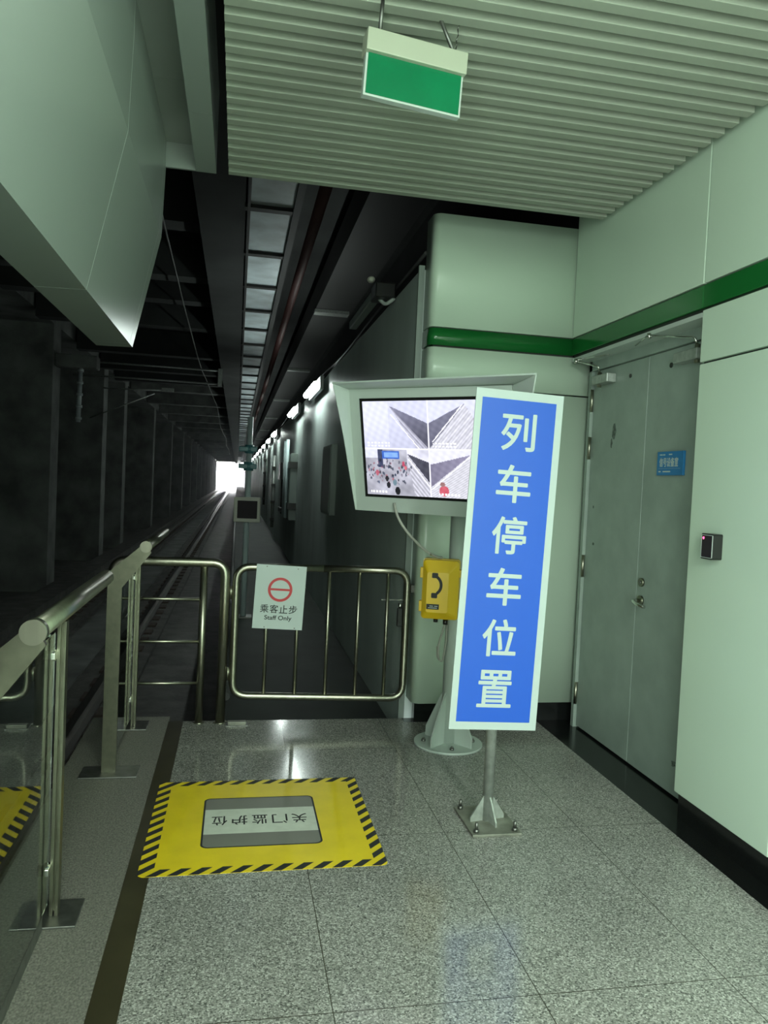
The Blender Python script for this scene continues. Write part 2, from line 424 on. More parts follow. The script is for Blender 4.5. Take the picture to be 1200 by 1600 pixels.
# ------------------------------------------------------------------ door in the recess
door = thing('door_1', 'grey steel double door in the recess of the right wall', 'door', (XD, 3.865, 0)); door['kind'] = 'structure'
b = MB()
b.box(-.02, .09, -.665, -.64, 0, 2.34, M['door_grey']); b.box(-.02, .09, .655, .69, 0, 2.34, M['door_grey'])
b.box(-.02, .09, -.665, .69, 2.275, 2.34, M['door_grey'])
b.build('door_frame', parent=door)
b = MB(); b.box(-.128, .02, -.66, .73, 2.336, 2.358, M['grey_paint']); b.build('head_lining', parent=door)
leafs = []
for y0, y1 in ((.004, .652), (-.64, -.002)):
    lf = MB().box(0, .045, y0, y1, .012, 2.272, M['door_grey'], bev=.002).build('door_leaf', parent=door); leafs.append(lf)
for z in (2.02, 1.72, .97, .15):
    MB().tube([(-.012, .655, z), (-.012, .655, z+.14)], .011, M['steel'], 10).build('hinge', parent=leafs[0])
# scuffs on the leaves (flat wear marks)
b = MB()
for cy, cz, wy, wz in ((.36, 1.88, .022, .05), (.385, 1.81, .01, .03), (.55, 1.19, .012, .01), (.575, 1.42, .008, .01)):
    b.prism([(cy+wy*(1+.3*math.sin(3*k))*math.cos(k*PI/5), cz+wz*math.sin(k*PI/5)) for k in range(10)], 'x', -.0008, .001, M['smudge'])
b.build('scuff_mark', parent=leafs[0])
b = MB()
for cy, cz, wy, wz in ((-.52, .32, .035, .03), (-.55, .27, .03, .04), (-.50, .2, .02, .025), (-.535, .5, .012, .05), (-.45, .17, .02, .015), (-.57, .16, .015, .03)):
    b.prism([(cy+wy*(1+.35*math.sin(4*k+cy*30))*math.cos(k*PI/6), cz+wz*(1+.3*math.cos(5*k))*math.sin(k*PI/6)) for k in range(12)], 'x', -.0008, .001, M['smudge'])
b.build('scuff_mark', parent=leafs[1])
b = MB()
for cy in (.2,): b.tube([(-.004, cy, 2.19), (.002, cy, 2.19)], .012, M['black'], 12)
b.build('screw_cap', parent=leafs[0])
b = MB()
for cy in (-.22,): b.tube([(-.004, cy, 2.19), (.002, cy, 2.19)], .014, M['black'], 12)
b.build('screw_cap', parent=leafs[1])
# lock cylinder and lever on the right leaf
b = MB(); b.tube([(-.012, -.055, 1.03), (.002, -.055, 1.03)], .024, M['steel_flat'], 18); b.tube([(-.016, -.055, 1.03), (-.01, -.055, 1.03)], .010, M['dull_steel'], 12)
b.build('lock_cylinder', parent=leafs[1])
b = MB(); b.tube([(-.012, -.055, .93), (.002, -.055, .93)], .027, M['steel_flat'], 18)
b.tube(rounded([(-.01, -.055, .93), (-.055, -.055, .93), (-.058, -.11, .918), (-.05, -.175, .912)], .02), .0095, M['chrome'], 10)
b.build('lever_handle', parent=leafs[1])
def closer(leaf, yc, s, arm_y):
    b = MB(); b.box(-.062, -.001, yc-.10, yc+.10, 2.175, 2.228, M['galv'], bev=.004)
    b.tube([(-.03, yc-s*.06, 2.16), (-.03, yc-s*.06, 2.25)], .014, M['steel'], 10)
    c = b.build('door_closer', parent=leaf)
    b = MB(); b.tube(rounded([(-.03, yc-s*.06, 2.25), (-.045, yc-s*.05, 2.285), (-.14, arm_y, 2.33)], .012), .0065, M['chrome'], 8)
    b.tube([(-.14, arm_y, 2.315), (-.14, arm_y, 2.342)], .011, M['chrome'], 10)
    b.tube([(-.14, arm_y, 2.336), (-.06, arm_y+s*.28, 2.335)], .005, M['chrome'], 8)
    b.build('closer_arm', M['chrome'], c)
closer(leafs[0], .47, -1, .64)
closer(leafs[1], -.43, 1, -.225)

pl = thing('door_plaque', 'small blue plaque with white characters on the grey right door leaf', 'door sign', (XD-.001, 3.585, 1.677))
MB().box(-.014, 0, -.12, .12, -.062, .062, M['blue_plate'], bev=.002).build('plate', parent=pl)
RW = (PI/2, 0, -PI/2)     # writing facing -x
lettering('main_lettering', '信号设备室', .172, .046, M['white'], pl, (-.0145, .008, .006), RW, .0012)
b = MB()
for y0, y1, z in ((.07, .095, .045), (.045, .065, .045), (-.02, .01, .046)):
    b.box(-.0148, -.013, y0, y1, z-.003, z+.003, M['white'])
b.box(-.0146, -.013, -.10, .10, -.0275, -.0265, M['white'])
for y0, y1 in ((.08, .10), (-.01, .06)): b.box(-.0148, -.013, y0, y1, -.046, -.039, M['white'])
b.build('small_lettering', parent=pl)

rd = thing('card_reader', 'small black card reader with red light on the right wall panel', 'card reader', (XR, 2.99, 1.295))
b = MB(); b.prism(rrect(-.043, .043, -.056, .056, .008), 'x', -.045, 0, M['black']); b.build('case', parent=rd)
MB().box(-.0475, -.044, -.036, .036, -.047, .047, M['screen_off'], bev=.001).build('face', parent=rd)
b = MB()
for q in ((-.040, .040, .048, .0505), (-.040, .040, -.0505, -.048), (.0375, .040, -.0505, .0505), (-.040, -.0375, -.0505, .0505)):
    b.box(-.0478, -.044, q[0], q[1], q[2], q[3], M['grey_paint'])
b.build('rim', parent=rd)
MB().ball((-.0475, .024, .036), .006, M['led_red'], (.5, 1, 1)).build('indicator_light', parent=rd)

# ------------------------------------------------------------------ hanging exit sign
es = thing('hanging_sign', 'green and white sign box hanging under the slatted ceiling', 'sign', (.535, 2.58, 2.885), (0, math.radians(2.4), math.radians(6)))
MB().box(-.178, .178, -.035, .035, .034, .107, M['sign_cream'], bev=.003).build('housing', parent=es)
MB().box(-.174, .174, -.014, .014, -.105, .034, M['grey_paint'], bev=.002).build('frame', parent=es)
MB().box(-.166, .166, -.0165, .0165, -.098, .036, M['green_sign']).build('face', parent=es)
MB().tube([(-.13, 0, .10), (-.128, 0, .30)], .007, M['dull_steel'], 10).build('hanger', parent=es)
MB().tube([(.145, 0, .10), (.05, .03, .30)], .007, M['dull_steel'], 10).build('hanger', parent=es)
b = MB()
for k in range(9):
    z = .11 + k*.02; xx = .148 + .0012*k
    b.tube([(xx-.003*(k % 2), .02-.004*((k+1) % 2), z), (xx+.003*(k % 2), .02+.004*((k+1) % 2), z+.021)], .0022, M['dull_steel'], 6)
b.build('chain', parent=es)

# ------------------------------------------------------------------ balustrades
def plate_post(parent, y):
    b = MB()
    prof = [(-.607, .0), (-.539, .0), (-.538, .93), (-.403, 1.108), (-.43, 1.155), (-.462, 1.133), (-.606, 1.004)]
    b.prism(prof, 'y', y-.008, y+.008, M['steel_flat'])
    p = b.build('plate_post', parent=parent)
    MB().box(-.705, -.43, y-.075, y+.08, -.001, .007, M['dull_steel'], bev=.002).build('base_plate', parent=p)
    MB().tube([(-.43, y-.014, 1.137), (-.43, y+.012, 1.137)], .029, M['steel'], 24).build('end_disc', parent=p)
    return p
def slim_post(parent, y, s):
    b = MB()
    b.box(-.562, -.551, y-.02, y+.02, 0, 1.0, M['steel_flat'], bev=.001); b.box(-.545, -.534, y-.02, y+.02, 0, 1.0, M['steel_flat'], bev=.001)
    b.box(-.552, -.544, y-.008, y+.008, .02, .99, M['steel_flat'])
    b.tube(rounded([(-.555, y, .98), (-.55, y, 1.05), (-.432, y+.02, 1.115)], .05), .009, M['steel'], 8)
    p = b.build('slim_post', parent=parent)
    MB().box(-.65, -.465, y-.085, y+.085, -.001, .007, M['dull_steel'], bev=.002).build('base_plate', parent=p)
    for z in (.17, .89):
        b = MB(); b.tube([(-.605, y-s*.03, z), (-.562, y-s*.03, z)], .018, M['chrome'], 16)
        b.box(-.592, -.56, y-s*.04-.012, y-s*.0+.004, z-.012, z+.012, M['chrome'], bev=.003); b.build('glass_clamp', parent=p)
    return p
ba = thing('glass_balustrade', 'nearest glass and steel balustrade along the platform edge, with wide handrail', 'balustrade', (0, 0, 0))
plate_post(ba, 1.80); slim_post(ba, 2.67, 1)
MB().box(-.576, -.566, 1.0, 2.645, .05, .965, M['glass']).build('glass_pane', parent=ba)
MB().box(-.60, -.566, 1.0, 2.58, 0, .05, M['dull_steel']).build('floor_channel', parent=ba)
MB().tube([(-.43, 1.80, 1.137), (-.43, 2.75, 1.137)], .0255, M['steel'], 24).build('handrail', parent=ba)
bb = thing('glass_balustrade', 'farther short balustrade beside the barred fence, its plate post leaning inward at the top', 'balustrade', (0, 0, 0))
plate_post(bb, 3.93); slim_post(bb, 4.66, 1)
MB().box(-.576, -.566, 3.96, 4.635, .05, .965, M['glass']).build('glass_pane', parent=bb)
MB().tube([(-.43, 3.94, 1.137), (-.43, 4.97, 1.137)], .0255, M['steel'], 24).build('handrail', parent=bb)

# ------------------------------------------------------------------ barred fence and gate
YG = 4.71
fe = thing('steel_fence', 'fixed stainless fence with three thin rails left of the gate', 'fence', (0, YG, 0))
MB().tube(rounded([(-.70, 0, -.001), (-.70, 0, .98), (-.046, 0, .98), (-.046, 0, -.001)], .085), .0285, M['steel'], 18).build('frame', parent=fe)
MB().tube([(-.173, 0, -.001), (-.173, 0, .955)], .0225, M['steel'], 16).build('upright', parent=fe)
for z in (.755, .497, .243):
    MB().tube([(-.672, 0, z), (-.19, 0, z)], .0095, M['steel'], 10).build('rail', parent=fe)
MB().tube([(-.046, 0, -.001), (-.046, 0, .006)], .04, M['steel'], 18).build('base_ring', parent=fe)
MB().tube([(-.173, 0, -.001), (-.173, 0, .006)], .034, M['steel'], 18).build('base_ring', parent=fe)

ga = thing('steel_gate', 'stainless swing gate with vertical bars closing the walkway', 'gate', (0, YG, 0))
loop = rounded([(.55, 0, .96), (1.09, 0, .957), (1.09, 0, .14), (.02, 0, .165), (.02, 0, .96), (.551, 0, .96)], .09)
MB().tube(loop, .0225, M['steel'], 16).build('frame', parent=ga)
for i, x in enumerate((.21, .40, .59, .78, .965)):
    MB().tube([(x, 0, .155), (x, 0, .96)], .0115, M['steel'], 10).build('bar', parent=ga)
b = MB(); b.box(1.112, 1.135, -.02, .02, .82, .87, M['dull_steel'], bev=.003); b.tube([(1.10, 0, .845), (1.13, 0, .845)], .01, M['rust'], 8)
b.build('latch', parent=ga)
b = MB(); b.tube([(1.052, .012, .75), (1.052, .012, .72)], .012, M['chrome'], 10); b.box(1.035, 1.068, 0.0, .024, .60, .72, M['black'], bev=.004)
b.box(.93, 1.07, .015, .02, .765, .772, M['dull_steel'])
b.build('padlock', parent=ga)
for z in (.30, .80): MB().tube([(-.0095, 0, z-.04), (-.0095, 0, z+.04)], .0075, M['steel'], 10).build('hinge', parent=ga)

fs_ = thing('floor_stop', 'low steel stop block on the floor under the gate near its left post', 'door stop', (.06, 4.66, 0))
MB().box(-.06, .05, -.02, .02, 0, .022, M['worn_plate'], bev=.003).build('block', parent=fs_)
MB().box(-.07, .06, -.03, .03, 0, .004, M['dull_steel']).build('foot_plate', parent=fs_)

ss = thing('staff_only_sign', 'white notice with red ring and black writing on the gate bars', 'sign', (.284, YG-.026, .78), (0, math.radians(2.25), 0))
MB().box(-.1525, .1525, -.003, 0, -.197, .197, M['white']).build('plate', parent=ss)
b = MB(); n = 48
for k in range(n):
    a0, a1 = 2*PI*k/n, 2*PI*(k+1)/n
    b.prism([(r*math.cos(a), .047 + r*math.sin(a)) for r, a in ((.0745, a0), (.0745, a1), (.0585, a1), (.0585, a0))], 'y', -.0042, -.0025, M['red'])
b.box(-.059, .059, -.0041, -.0025, .0405, .0535, M['red'])
b.build('ring_symbol', parent=ss)
for i, ch in enumerate('乘客止步'):
    lettering('lettering', ch, .05, .05, M['ink'], ss, (-.087+.058*i, -.0035, -.073), bold=.0006)
lettering('english_lettering', 'Staff Only', .165, .034, M['ink'], ss, (0, -.0035, -.131), bold=.0007)
for x, z in ((-.09, .185), (.10, .18), (-.08, -.187), (.105, -.187)): MB().tube([(x, -.005, z), (x, 0, z)], .004, M['dull_steel'], 8).build('screw', parent=ss)

# ------------------------------------------------------------------ monitor on its post
mo = thing('monitor_post', 'grey floor post carrying a hooded surveillance monitor', 'monitor', (1.272, 4.25, 0))
MB().tube([(0, 0, .012), (0, 0, 1.45)], .047, M['grey_paint'], 24).build('post', parent=mo)
b = MB(); b.tube([(0, 0, 0), (0, 0, .014)], .2, M['grey_paint'], 40); fl = b.build('base_flange', parent=mo)
for k in range(4):
    a = math.radians(38 + 90*k); c, s_ = math.cos(a), math.sin(a); T = Matrix.Rotation(a, 4, 'Z')
    bb_ = MB(); bb_.prism([(.04, .012), (.165, .012), (.165, .07), (.04, .33)], 'y', -.005, .005)
    bmesh.ops.transform(bb_.bm, matrix=T, verts=bb_.bm.verts); bb_.build('gusset', M['grey_paint'], mo)
for k in range(4):
    a = math.radians(83 + 90*k); x, y = .145*math.cos(a), .145*math.sin(a)
    b = MB(); b.tube([(x, y, .012), (x, y, .026)], .013, M['dull_steel'], 6); b.tube([(x, y, .026), (x, y, .034)], .007, M['dull_steel'], 8)
    b.build('anchor_bolt', parent=fl)
# the tilted head: local x right, -y towards the viewer, z up
hd_rot = (Matrix.Rotation(math.radians(-41.1), 4, 'Z') @ Matrix.Rotation(math.radians(11.8), 4, 'X'))
MW = Matrix.Translation((.995-1.272, 3.95-4.25, 1.698)) @ hd_rot
def head(bm_, name, m, parent=mo):
    bmesh.ops.transform(bm_.bm, matrix=MW, verts=bm_.bm.verts)
    return bm_.build(name, m, parent)
b = MB()
fr = [(-.478, -.357), (.478, -.357), (.485, .33), (-.475, .325)]; bk = [(-.36, -.30), (.36, -.30), (.36, .29), (-.36, .29)]
A = [b.bm.verts.new((x, .0, z)) for x, z in fr]; B = [b.bm.verts.new((x, .3, z)) for x, z in bk]
for i in range(4): b.bm.faces.new((A[i], B[i], B[(i+1) % 4], A[(i+1) % 4]))
b.bm.faces.new(B)
k0 = b.mi(M['grey_paint'])
shell = head(b, 'shell', None)
b = MB()   # bezel ring around the screen
sx0, sx1, sz0, sz1 = -.418, .418, -.276, .276
b.box(-.478, sx0, -.004, .03, -.357, .327, M['grey_paint']); b.box(sx1, .478, -.004, .03, -.357, .327, M['grey_paint'])
b.box(sx0, sx1, -.004, .03, -.357, sz0, M['grey_paint']); b.box(sx0, sx1, -.004, .03, sz1, .327, M['grey_paint'])
head(b, 'bezel', None)
b = MB()   # hood: two splayed cheeks and the roof
d = .10
def slab(pts, off):
    A = [b.bm.verts.new(p) for p in pts]; B = [b.bm.verts.new(Vector(p)+Vector(off)) for p in pts]; n = len(pts)
    b.bm.faces.new(A); b.bm.faces.new(list(reversed(B)))
    for i in range(n): b.bm.faces.new((A[i], B[i], B[(i+1) % n], A[(i+1) % n]))
slab([(-.475, .0, .325), (-.475, 0, -.355), (-.482, -.01, -.355), (-.497, -.06, .08), (-.515, -d, .367)], (-.006, .004, 0))
slab([(.48, .0, .325), (.48, 0, -.355), (.487, -.01, -.355), (.56, -.06, .08), (.632, -d, .378)], (.006, .004, 0))
slab([(-.48, .0, .326), (.488, 0, .33), (.638, -d, .378), (-.521, -d, .367)], (0, .003, .008))
b.mi(M['grey_paint']); hood = head(b, 'hood', None)
b = MB()
b.box(sx0, sx1, .004, .02, sz0, sz1, M['black']); head(b, 'screen_surround', None)

# picture on the screen: four camera views
def tri(p, a, bb2, c):
    def sg(p, q, r): return (p[0]-r[0])*(q[1]-r[1]) - (q[0]-r[0])*(p[1]-r[1])
    d1, d2, d3 = sg(p, a, bb2), sg(p, bb2, c), sg(p, c, a)
    return not ((d1 < 0 or d2 < 0 or d3 < 0) and (d1 > 0 or d2 > 0 or d3 > 0))
def near_line(p, a, q, t):
    ax_, ay = a; bx, by = q; dx, dy = bx-ax_, by-ay
    k = max(0, min(1, ((p[0]-ax_)*dx + (p[1]-ay)*dy)/(dx*dx+dy*dy)))
    return math.hypot(p[0]-ax_-k*dx, p[1]-ay-k*dy) < t
people = []
rr = random.Random(3)
for k in range(90):
    ang = rr.uniform(0, 2*PI); r_ = rr.uniform(.05, .19)
    people.append((.19 + r_*math.cos(ang)*1.0, .25 + r_*math.sin(ang)*.75, rr.uniform(.005, .011), rr.choice(((.18, .2, .26), (.3, .3, .36), (.45, .42, .48), (.12, .12, .16), (.6, .35, .4), (.2, .25, .35)))))
people += [(.165, .18, .018, (.12, .12, .15)), (.175, .11, .02, (.1, .1, .13)), (.225, .14, .02, (.4, .5, .55)), (.245, .05, .026, (.05, .05, .07)),
           (.30, .34, .016, (.75, .3, .4)), (.09, .24, .018, (.7, .35, .42)), (.315, .3, .014, (.8, .4, .45))]
def picture(u, v):
    n = .03*math.sin(97*u+31*v)*math.sin(61*v-13*u)
    p = (u, v)
    if abs(u-.5) < .004 or abs(v-.5) < .006: return (.95, .95, 1)
    if v > .5:
        if u < .5:
            c = (.86, .87, .97)
            c = tuple(x - .10*max(0, .8-v)*2 for x in c)
            if u > .2: c = tuple(x*.95 for x in c)
            if tri(p, (.21, .95), (.5, .765), (.5, .5)): 
                f = .36 + .5*(v-.62)*(v > .62) + .1*(.5-u)
                c = (f*.95, f*.95, f*1.12)
            elif tri(p, (.21, .95), (.5, .5), (.41, .5)):
                f = .68+.09*math.sin(230*(u-.62*(.95-v))); c = (f, f, f*1.1)
            if near_line(p, (.22, .86), (.43, .5), .004): c = (.95, .95, 1)
            if .02 < u < .2 and (.555 < v < .572 or .52 < v < .54) and math.sin(u*230) > -.3: c = (1, 1, 1)
        else:
            c = (.84, .85, .96)
            if tri(p, (.765, .96), (.5, .765), (.5, .5)): f = .42+.3*(v-.5)*.6; c = (f*.95, f*.95, f*1.12)
            elif v < .96-(.765-u)*.0 and tri(p, (.765, .96), (.5, .5), (.98, .5)):
                f = .80+.06*math.sin(260*(u-.575*(v-.5)))+.04*math.sin(97*(u-.8*v)); c = (f, f, f*1.06)
            if near_line(p, (.75, .95), (.53, .58), .005): c = (.96, .96, 1)
            if .53 < u < .7 and (.555 < v < .572 or .52 < v < .54) and math.sin(u*230) > -.3: c = (1, 1, 1)
    else:
        if u < .5:
            f = .66 + .20*(u > .33)*(v > .3) + .08*math.sin(19*u+5)*math.sin(23*v); c = (f, f, f*1.08)
            if v > .4 and u < .1: c = (.85, .86, .95)
            if .10 < u < .14 and v > .3: c = (.25, .27, .38)
            if .135 < u < .27 and .395 < v < .48: c = (.5, .66, .95) if .15 < u < .26 and .41 < v < .465 else (.25, .4, .75)
            if tri(p, (.33, .45), (.5, .36), (.5, .14)): f = .28+.35*(.5-u); c = (f*.95, f*.95, f*1.12)
            elif tri(p, (.33, .45), (.5, .14), (.5, .0)) or tri(p, (.33, .45), (.38, .0), (.5, .0)):
                f = .74+.10*math.sin(220*(u+.55*v)); c = (f, f, f*1.07)
            if near_line(p, (.34, .40), (.5, .10), .004): c = (.97, .97, 1)
            for px, py, r_, cc in people:
                if abs(u-px) < r_*.75 and abs(v-py) < r_*1.7 and ((u-px)/(r_*.75))**2+((v-py)/(r_*1.7))**2 < 1:
                    q = .35 if r_ < .0125 else .1
                    c = tuple(a*(1-q)+b_*q for a, b_ in zip(cc, c))
            if .03 < u < .17 and .02 < v < .05 and math.sin(u*260) > -.4: c = (1, 1, 1)
        else:
            c = (.88, .88, .95)
            if tri(p, (.80, .45), (.5, .34), (.5, .10)): f = .5+.3*(u-.5); c = (f*.96, f*.93, f*1.1)
            elif tri(p, (.80, .45), (.5, .10), (.95, .0)) or tri(p, (.5, .1), (.5, 0), (.95, 0)):
                f = .80+.07*math.sin(230*(u-1.1*v)); c = (f, f, f*1.05)
            if near_line(p, (.80, .44), (.51, .08), .005): c = (.96, .96, 1)
            if ((u-.60)/.035)**2+((v-.07)/.055)**2 < 1: c = (.78, .36, .42)
            if ((u-.59)/.018)**2+((v-.14)/.025)**2 < 1: c = (.6, .45, .45)
            if .56 < u < .72 and .02 < v < .045 and math.sin(u*260) > -.4: c = (1, 1, 1)
    return tuple(min(1, max(0, x+n)) for x in c)
NX, NZ = 200, 130
me = bpy.data.meshes.new('screen_picture')
vs = []; fs = []
ix0, ix1, iz0, iz1 = -.400, .402, -.261, .259
for j in range(NZ+1):
    for i in range(NX+1):
        vs.append((ix0+(ix1-ix0)*i/NX, .0035, iz0+(iz1-iz0)*j/NZ))
for j in range(NZ):
    for i in range(NX):
        a = j*(NX+1)+i; fs.append((a, a+1, a+NX+2, a+NX+1))
me.from_pydata([MW @ Vector(v) for v in vs], [], fs)
at = me.color_attributes.new('picture', 'FLOAT_COLOR', 'CORNER')
for j in range(NZ):
    for i in range(NX):
        c = picture((i+.5)/NX, (j+.5)/NZ)
        c = tuple(x**2.2 for x in c)
        for k in range(4): at.data[(j*NX+i)*4+k].color = (*c, 1)
m = bpy.data.materials.new('lit_screen'); m.use_nodes = True
nt = m.node_tree; bs = nt.nodes['Principled BSDF']; an = nt.nodes.new('ShaderNodeAttribute'); an.attribute_name = 'picture'
bs.inputs['Base Color'].default_value = (.02, .02, .02, 1); bs.inputs['Roughness'].default_value = .3
nt.links.new(an.outputs['Color'], bs.inputs['Emission Color']); bs.inputs['Emission Strength'].default_value = .72
me.materials.append(m)
o = bpy.data.objects.new('screen', me); COL.objects.link(o); o.parent = mo
b = MB(); b.tube([(0, 0, 1.40), (-.05, -.07, 1.56)], .047, M['grey_paint'], 18); b.box(-.12, .06, -.12, .08, 1.44, 1.47, M['grey_paint'], bev=.004); b.build('mount_bracket', parent=mo)

# telephone on the post
ph = thing('emergency_telephone', 'yellow wall telephone box fixed to the monitor post', 'telephone', (1.155, 4.15, .925), (0, math.radians(0), math.radians(-18)))
b = MB()
o1 = rrect(-.105, .105, -.17, .17, .018); o2 = rrect(-.10, .10, -.165, .165, .02); o3 = rrect(-.075, .045, -.125, .10, .012)
def loft(loops, ys, m):
    k = b.mi(m); R_ = []
    for lp, y in zip(loops, ys): R_.append([b.bm.verts.new((p[0], y, p[1])) for p in lp])
    for A, B in zip(R_, R_[1:]):
        n = len(A)
        for i in range(n): b.bm.faces.new((A[i], A[(i+1) % n], B[(i+1) % n], B[i])).material_index = k
    b.bm.faces.new(R_[0]).material_index = k; b.bm.faces.new(list(reversed(R_[-1]))).material_index = k
loft([o1, o1], [.05, -.015], M['phone_yellow']); b.build('case', parent=ph)
b = MB(); loft([rrect(-.103, .103, -.167, .167, .018), o2, o3], [-.018, -.045, -.075], M['phone_yellow']); cov = b.build('cover', parent=ph)
for z in (.09, -.10): MB().box(-.118, -.1, -.03, .01, z-.03, z+.03, M['phone_yellow'], bev=.003).build('hinge', parent=ph)
for z in (-.072, .095): MB().box(.1, .118, -.04, .0, z-.022, z+.022, M['phone_yellow'], bev=.003).build('latch', parent=ph)
# handset emblem on the cover
b = MB()
pts = []
for k in range(9):
    a = math.radians(-52 + 104*k/8); pts.append((-.052+.058*math.cos(a), .028+.058*math.sin(a)))
arc = lambda r: [(-.052+r*math.cos(math.radians(a)), .028+r*math.sin(math.radians(a))) for a in range(-54, 55, 9)]
ao, ai = arc(.065), arc(.049)
for k in range(len(ao)-1): b.prism([ao[k], ao[k+1], ai[k+1], ai[k]], 'y', -.0768, -.074, M['ink'])
for sgn in (1, -1):
    b.prism(rrect(-.048, -.014, .028+sgn*.056-.016, .028+sgn*.056+.013, .006), 'y', -.0769, -.074, M['ink'])
b.build('handset_emblem', parent=cov)
b = MB(); b.box(-.072, -.002, -.0775, -.07, -.107, -.078, M['ink']); npl = b.build('nameplate', parent=cov)
b = MB()
for x0, x1, z in ((-.055, -.035, -.089), (-.028, -.01, -.089), (-.062, -.012, -.099)): b.box(x0, x1, -.0782, -.077, z-.0018, z+.0018, M['grey_paint'])
b.build('nameplate_lettering', parent=npl)
b = MB()
for k in range(6): b.box(-.032+k*.0095, -.0255+k*.0095, -.0545, -.05, .137, .1435, M['red'])
b.build('red_lettering', parent=cov)
MB().tube([(-.02, .0, -.17), (-.02, .0, -.19)], .013, M['black'], 10).build('cable_gland', parent=ph)
MB().tube([(.035, .0, -.17), (.035, .0, -.20)], .014, M['black'], 10).build('cable_gland', parent=ph)
b = MB(); b.tube(rounded([(.035, 0, -.195), (.02, -.0, -.25), (-.0, .0, -.33), (.008, .0, -.40)], .04), .006, M['cable'], 8)
b.tube(rounded([(.045, .01, -.195), (.045, .01, -.30), (.03, .012, -.42), (.0, .01, -.40), (-.005, .01, -.33)], .02), .005, M['cable'], 8)
b.build('cord', parent=ph)
ca = MB().tube(rounded([(.86, 4.13, 1.40), (.87, 4.1, 1.33), (.93, 4.08, 1.24), (1.03, 4.09, 1.15), (1.11, 4.11, 1.105), (1.15, 4.14, 1.103)], .05), .008, M['cable'], 8).build('signal_cable')
tag(ca, 'grey cable drooping from the monitor hood to the yellow telephone', 'cable')

# ------------------------------------------------------------------ blue stop sign on its stand
sg = thing('stop_position_sign', 'tall blue sign with white characters on a bolted floor stand', 'sign', (1.165, 3.225, 0))
MB().box(-.112, .112, -.147, .147, 0, .012, M['worn_plate'], bev=.002).build('base_plate', parent=sg)
MB().tube([(0, 0, .01), (.006, 0, 1.7)], .024, M['galv'], 20).build('pole', parent=sg)
for k in range(4):
    bb_ = MB(); bb_.prism([(.018, .011), (.085, .011), (.085, .03), (.018, .13)], 'y', -.004, .004)
    bmesh.ops.transform(bb_.bm, matrix=Matrix.Rotation(math.radians(-80+90*k), 4, 'Z'), verts=bb_.bm.verts); bb_.build('gusset', M['galv'], sg)
for x, y in ((-.088, -.12), (.088, -.12), (-.088, .12), (.088, .12)):
    b = MB(); b.tube([(x, y, .011), (x, y, .026)], .013, M['dull_steel'], 6); b.tube([(x, y, .026), (x, y, .055)], .007, M['dull_steel'], 8); b.build('anchor_bolt', parent=sg)
rx = math.radians(1.96)
b = MB(); b.box(-.203, .203, -.006, .0, -.7515, .7515, M['white'], bev=.001)
bd = b.build('board', parent=sg, loc=(.018, -.03, 1.1835)); bd.rotation_euler = (0, rx, 0)
MB().box(-.173, .170, -.0072, -.005, -.716, .713, M['blue']).build('blue_field', parent=bd)
for i, ch in enumerate('列车停车位置'):
    lettering('lettering', ch, .155, .162, M['white'], bd, (.004-.002*i, -.0075, .7515-.178-.228*i), bold=.0027)
for z in (-.535, .465): MB().box(-.15, .15, .0, .012, z-.015, z+.015, M['galv']).build('back_strap', parent=bd)

# ------------------------------------------------------------------ yellow floor marking
mk = thing('floor_marking', 'yellow floor sticker with black hazard border and upside-down writing', 'floor sticker', (.168, 3.335, .0005))
b = MB(); b.prism(rrect(-.478, .478, -.448, .448, .025), 'z', -.0005, .001, M['yellow']); b.build('sheet', parent=mk)
b = MB()
def clip(poly, nx, ny, c):
    out = []
    for i in range(len(poly)):
        p, q = poly[i], poly[(i+1) % len(poly)]; dp = p[0]*nx+p[1]*ny-c; dq = q[0]*nx+q[1]*ny-c
        if dp >= 0: out.append(p)
        if dp*dq < 0:
            t = dp/(dp-dq); out.append((p[0]+(q[0]-p[0])*t, p[1]+(q[1]-p[1])*t))
    return out
bw = .05; P = .078
strips = [[(-.478, .398), (.478, .398), (.478, .448), (-.478, .448)], [(-.478, -.448), (.478, -.448), (.478, -.398), (-.478, -.398)],
          [(-.478, -.398), (-.42, -.398), (-.42, .398), (-.478, .398)], [(.428, -.398), (.478, -.398), (.478, .398), (.428, .398)]]
for st in strips:
    for k in range(-16, 17):
        c0 = k*P
        q = clip(clip(st, 1, -1, c0), -1, 1, -(c0+P*.5))
        if len(q) > 2: b.prism(q, 'z', .0005, .0014, M['ink'])
b.build('hazard_stripes', parent=mk)
b = MB(); b.prism(rrect(-.258, .242, -.245, .24, .03), 'z', .0005, .0014, M['ink']); pnl = b.build('panel_outline', parent=mk)
MB().prism(rrect(-.250, .234, -.237, .232, .024), 'z', .001, .0018, M['grey_film']).build('grey_panel', parent=mk)
MB().box(-.250, .234, -.125, .115, .001, .0021, M['white_film']).build('white_band', parent=mk)
for i, ch in enumerate('位护监门关'):
    lettering('lettering', ch, .066, .088, M['ink'], mk, (-.186+.087*i, .0, .0016), (0, 0, PI), bold=.0008, depth=.0008)

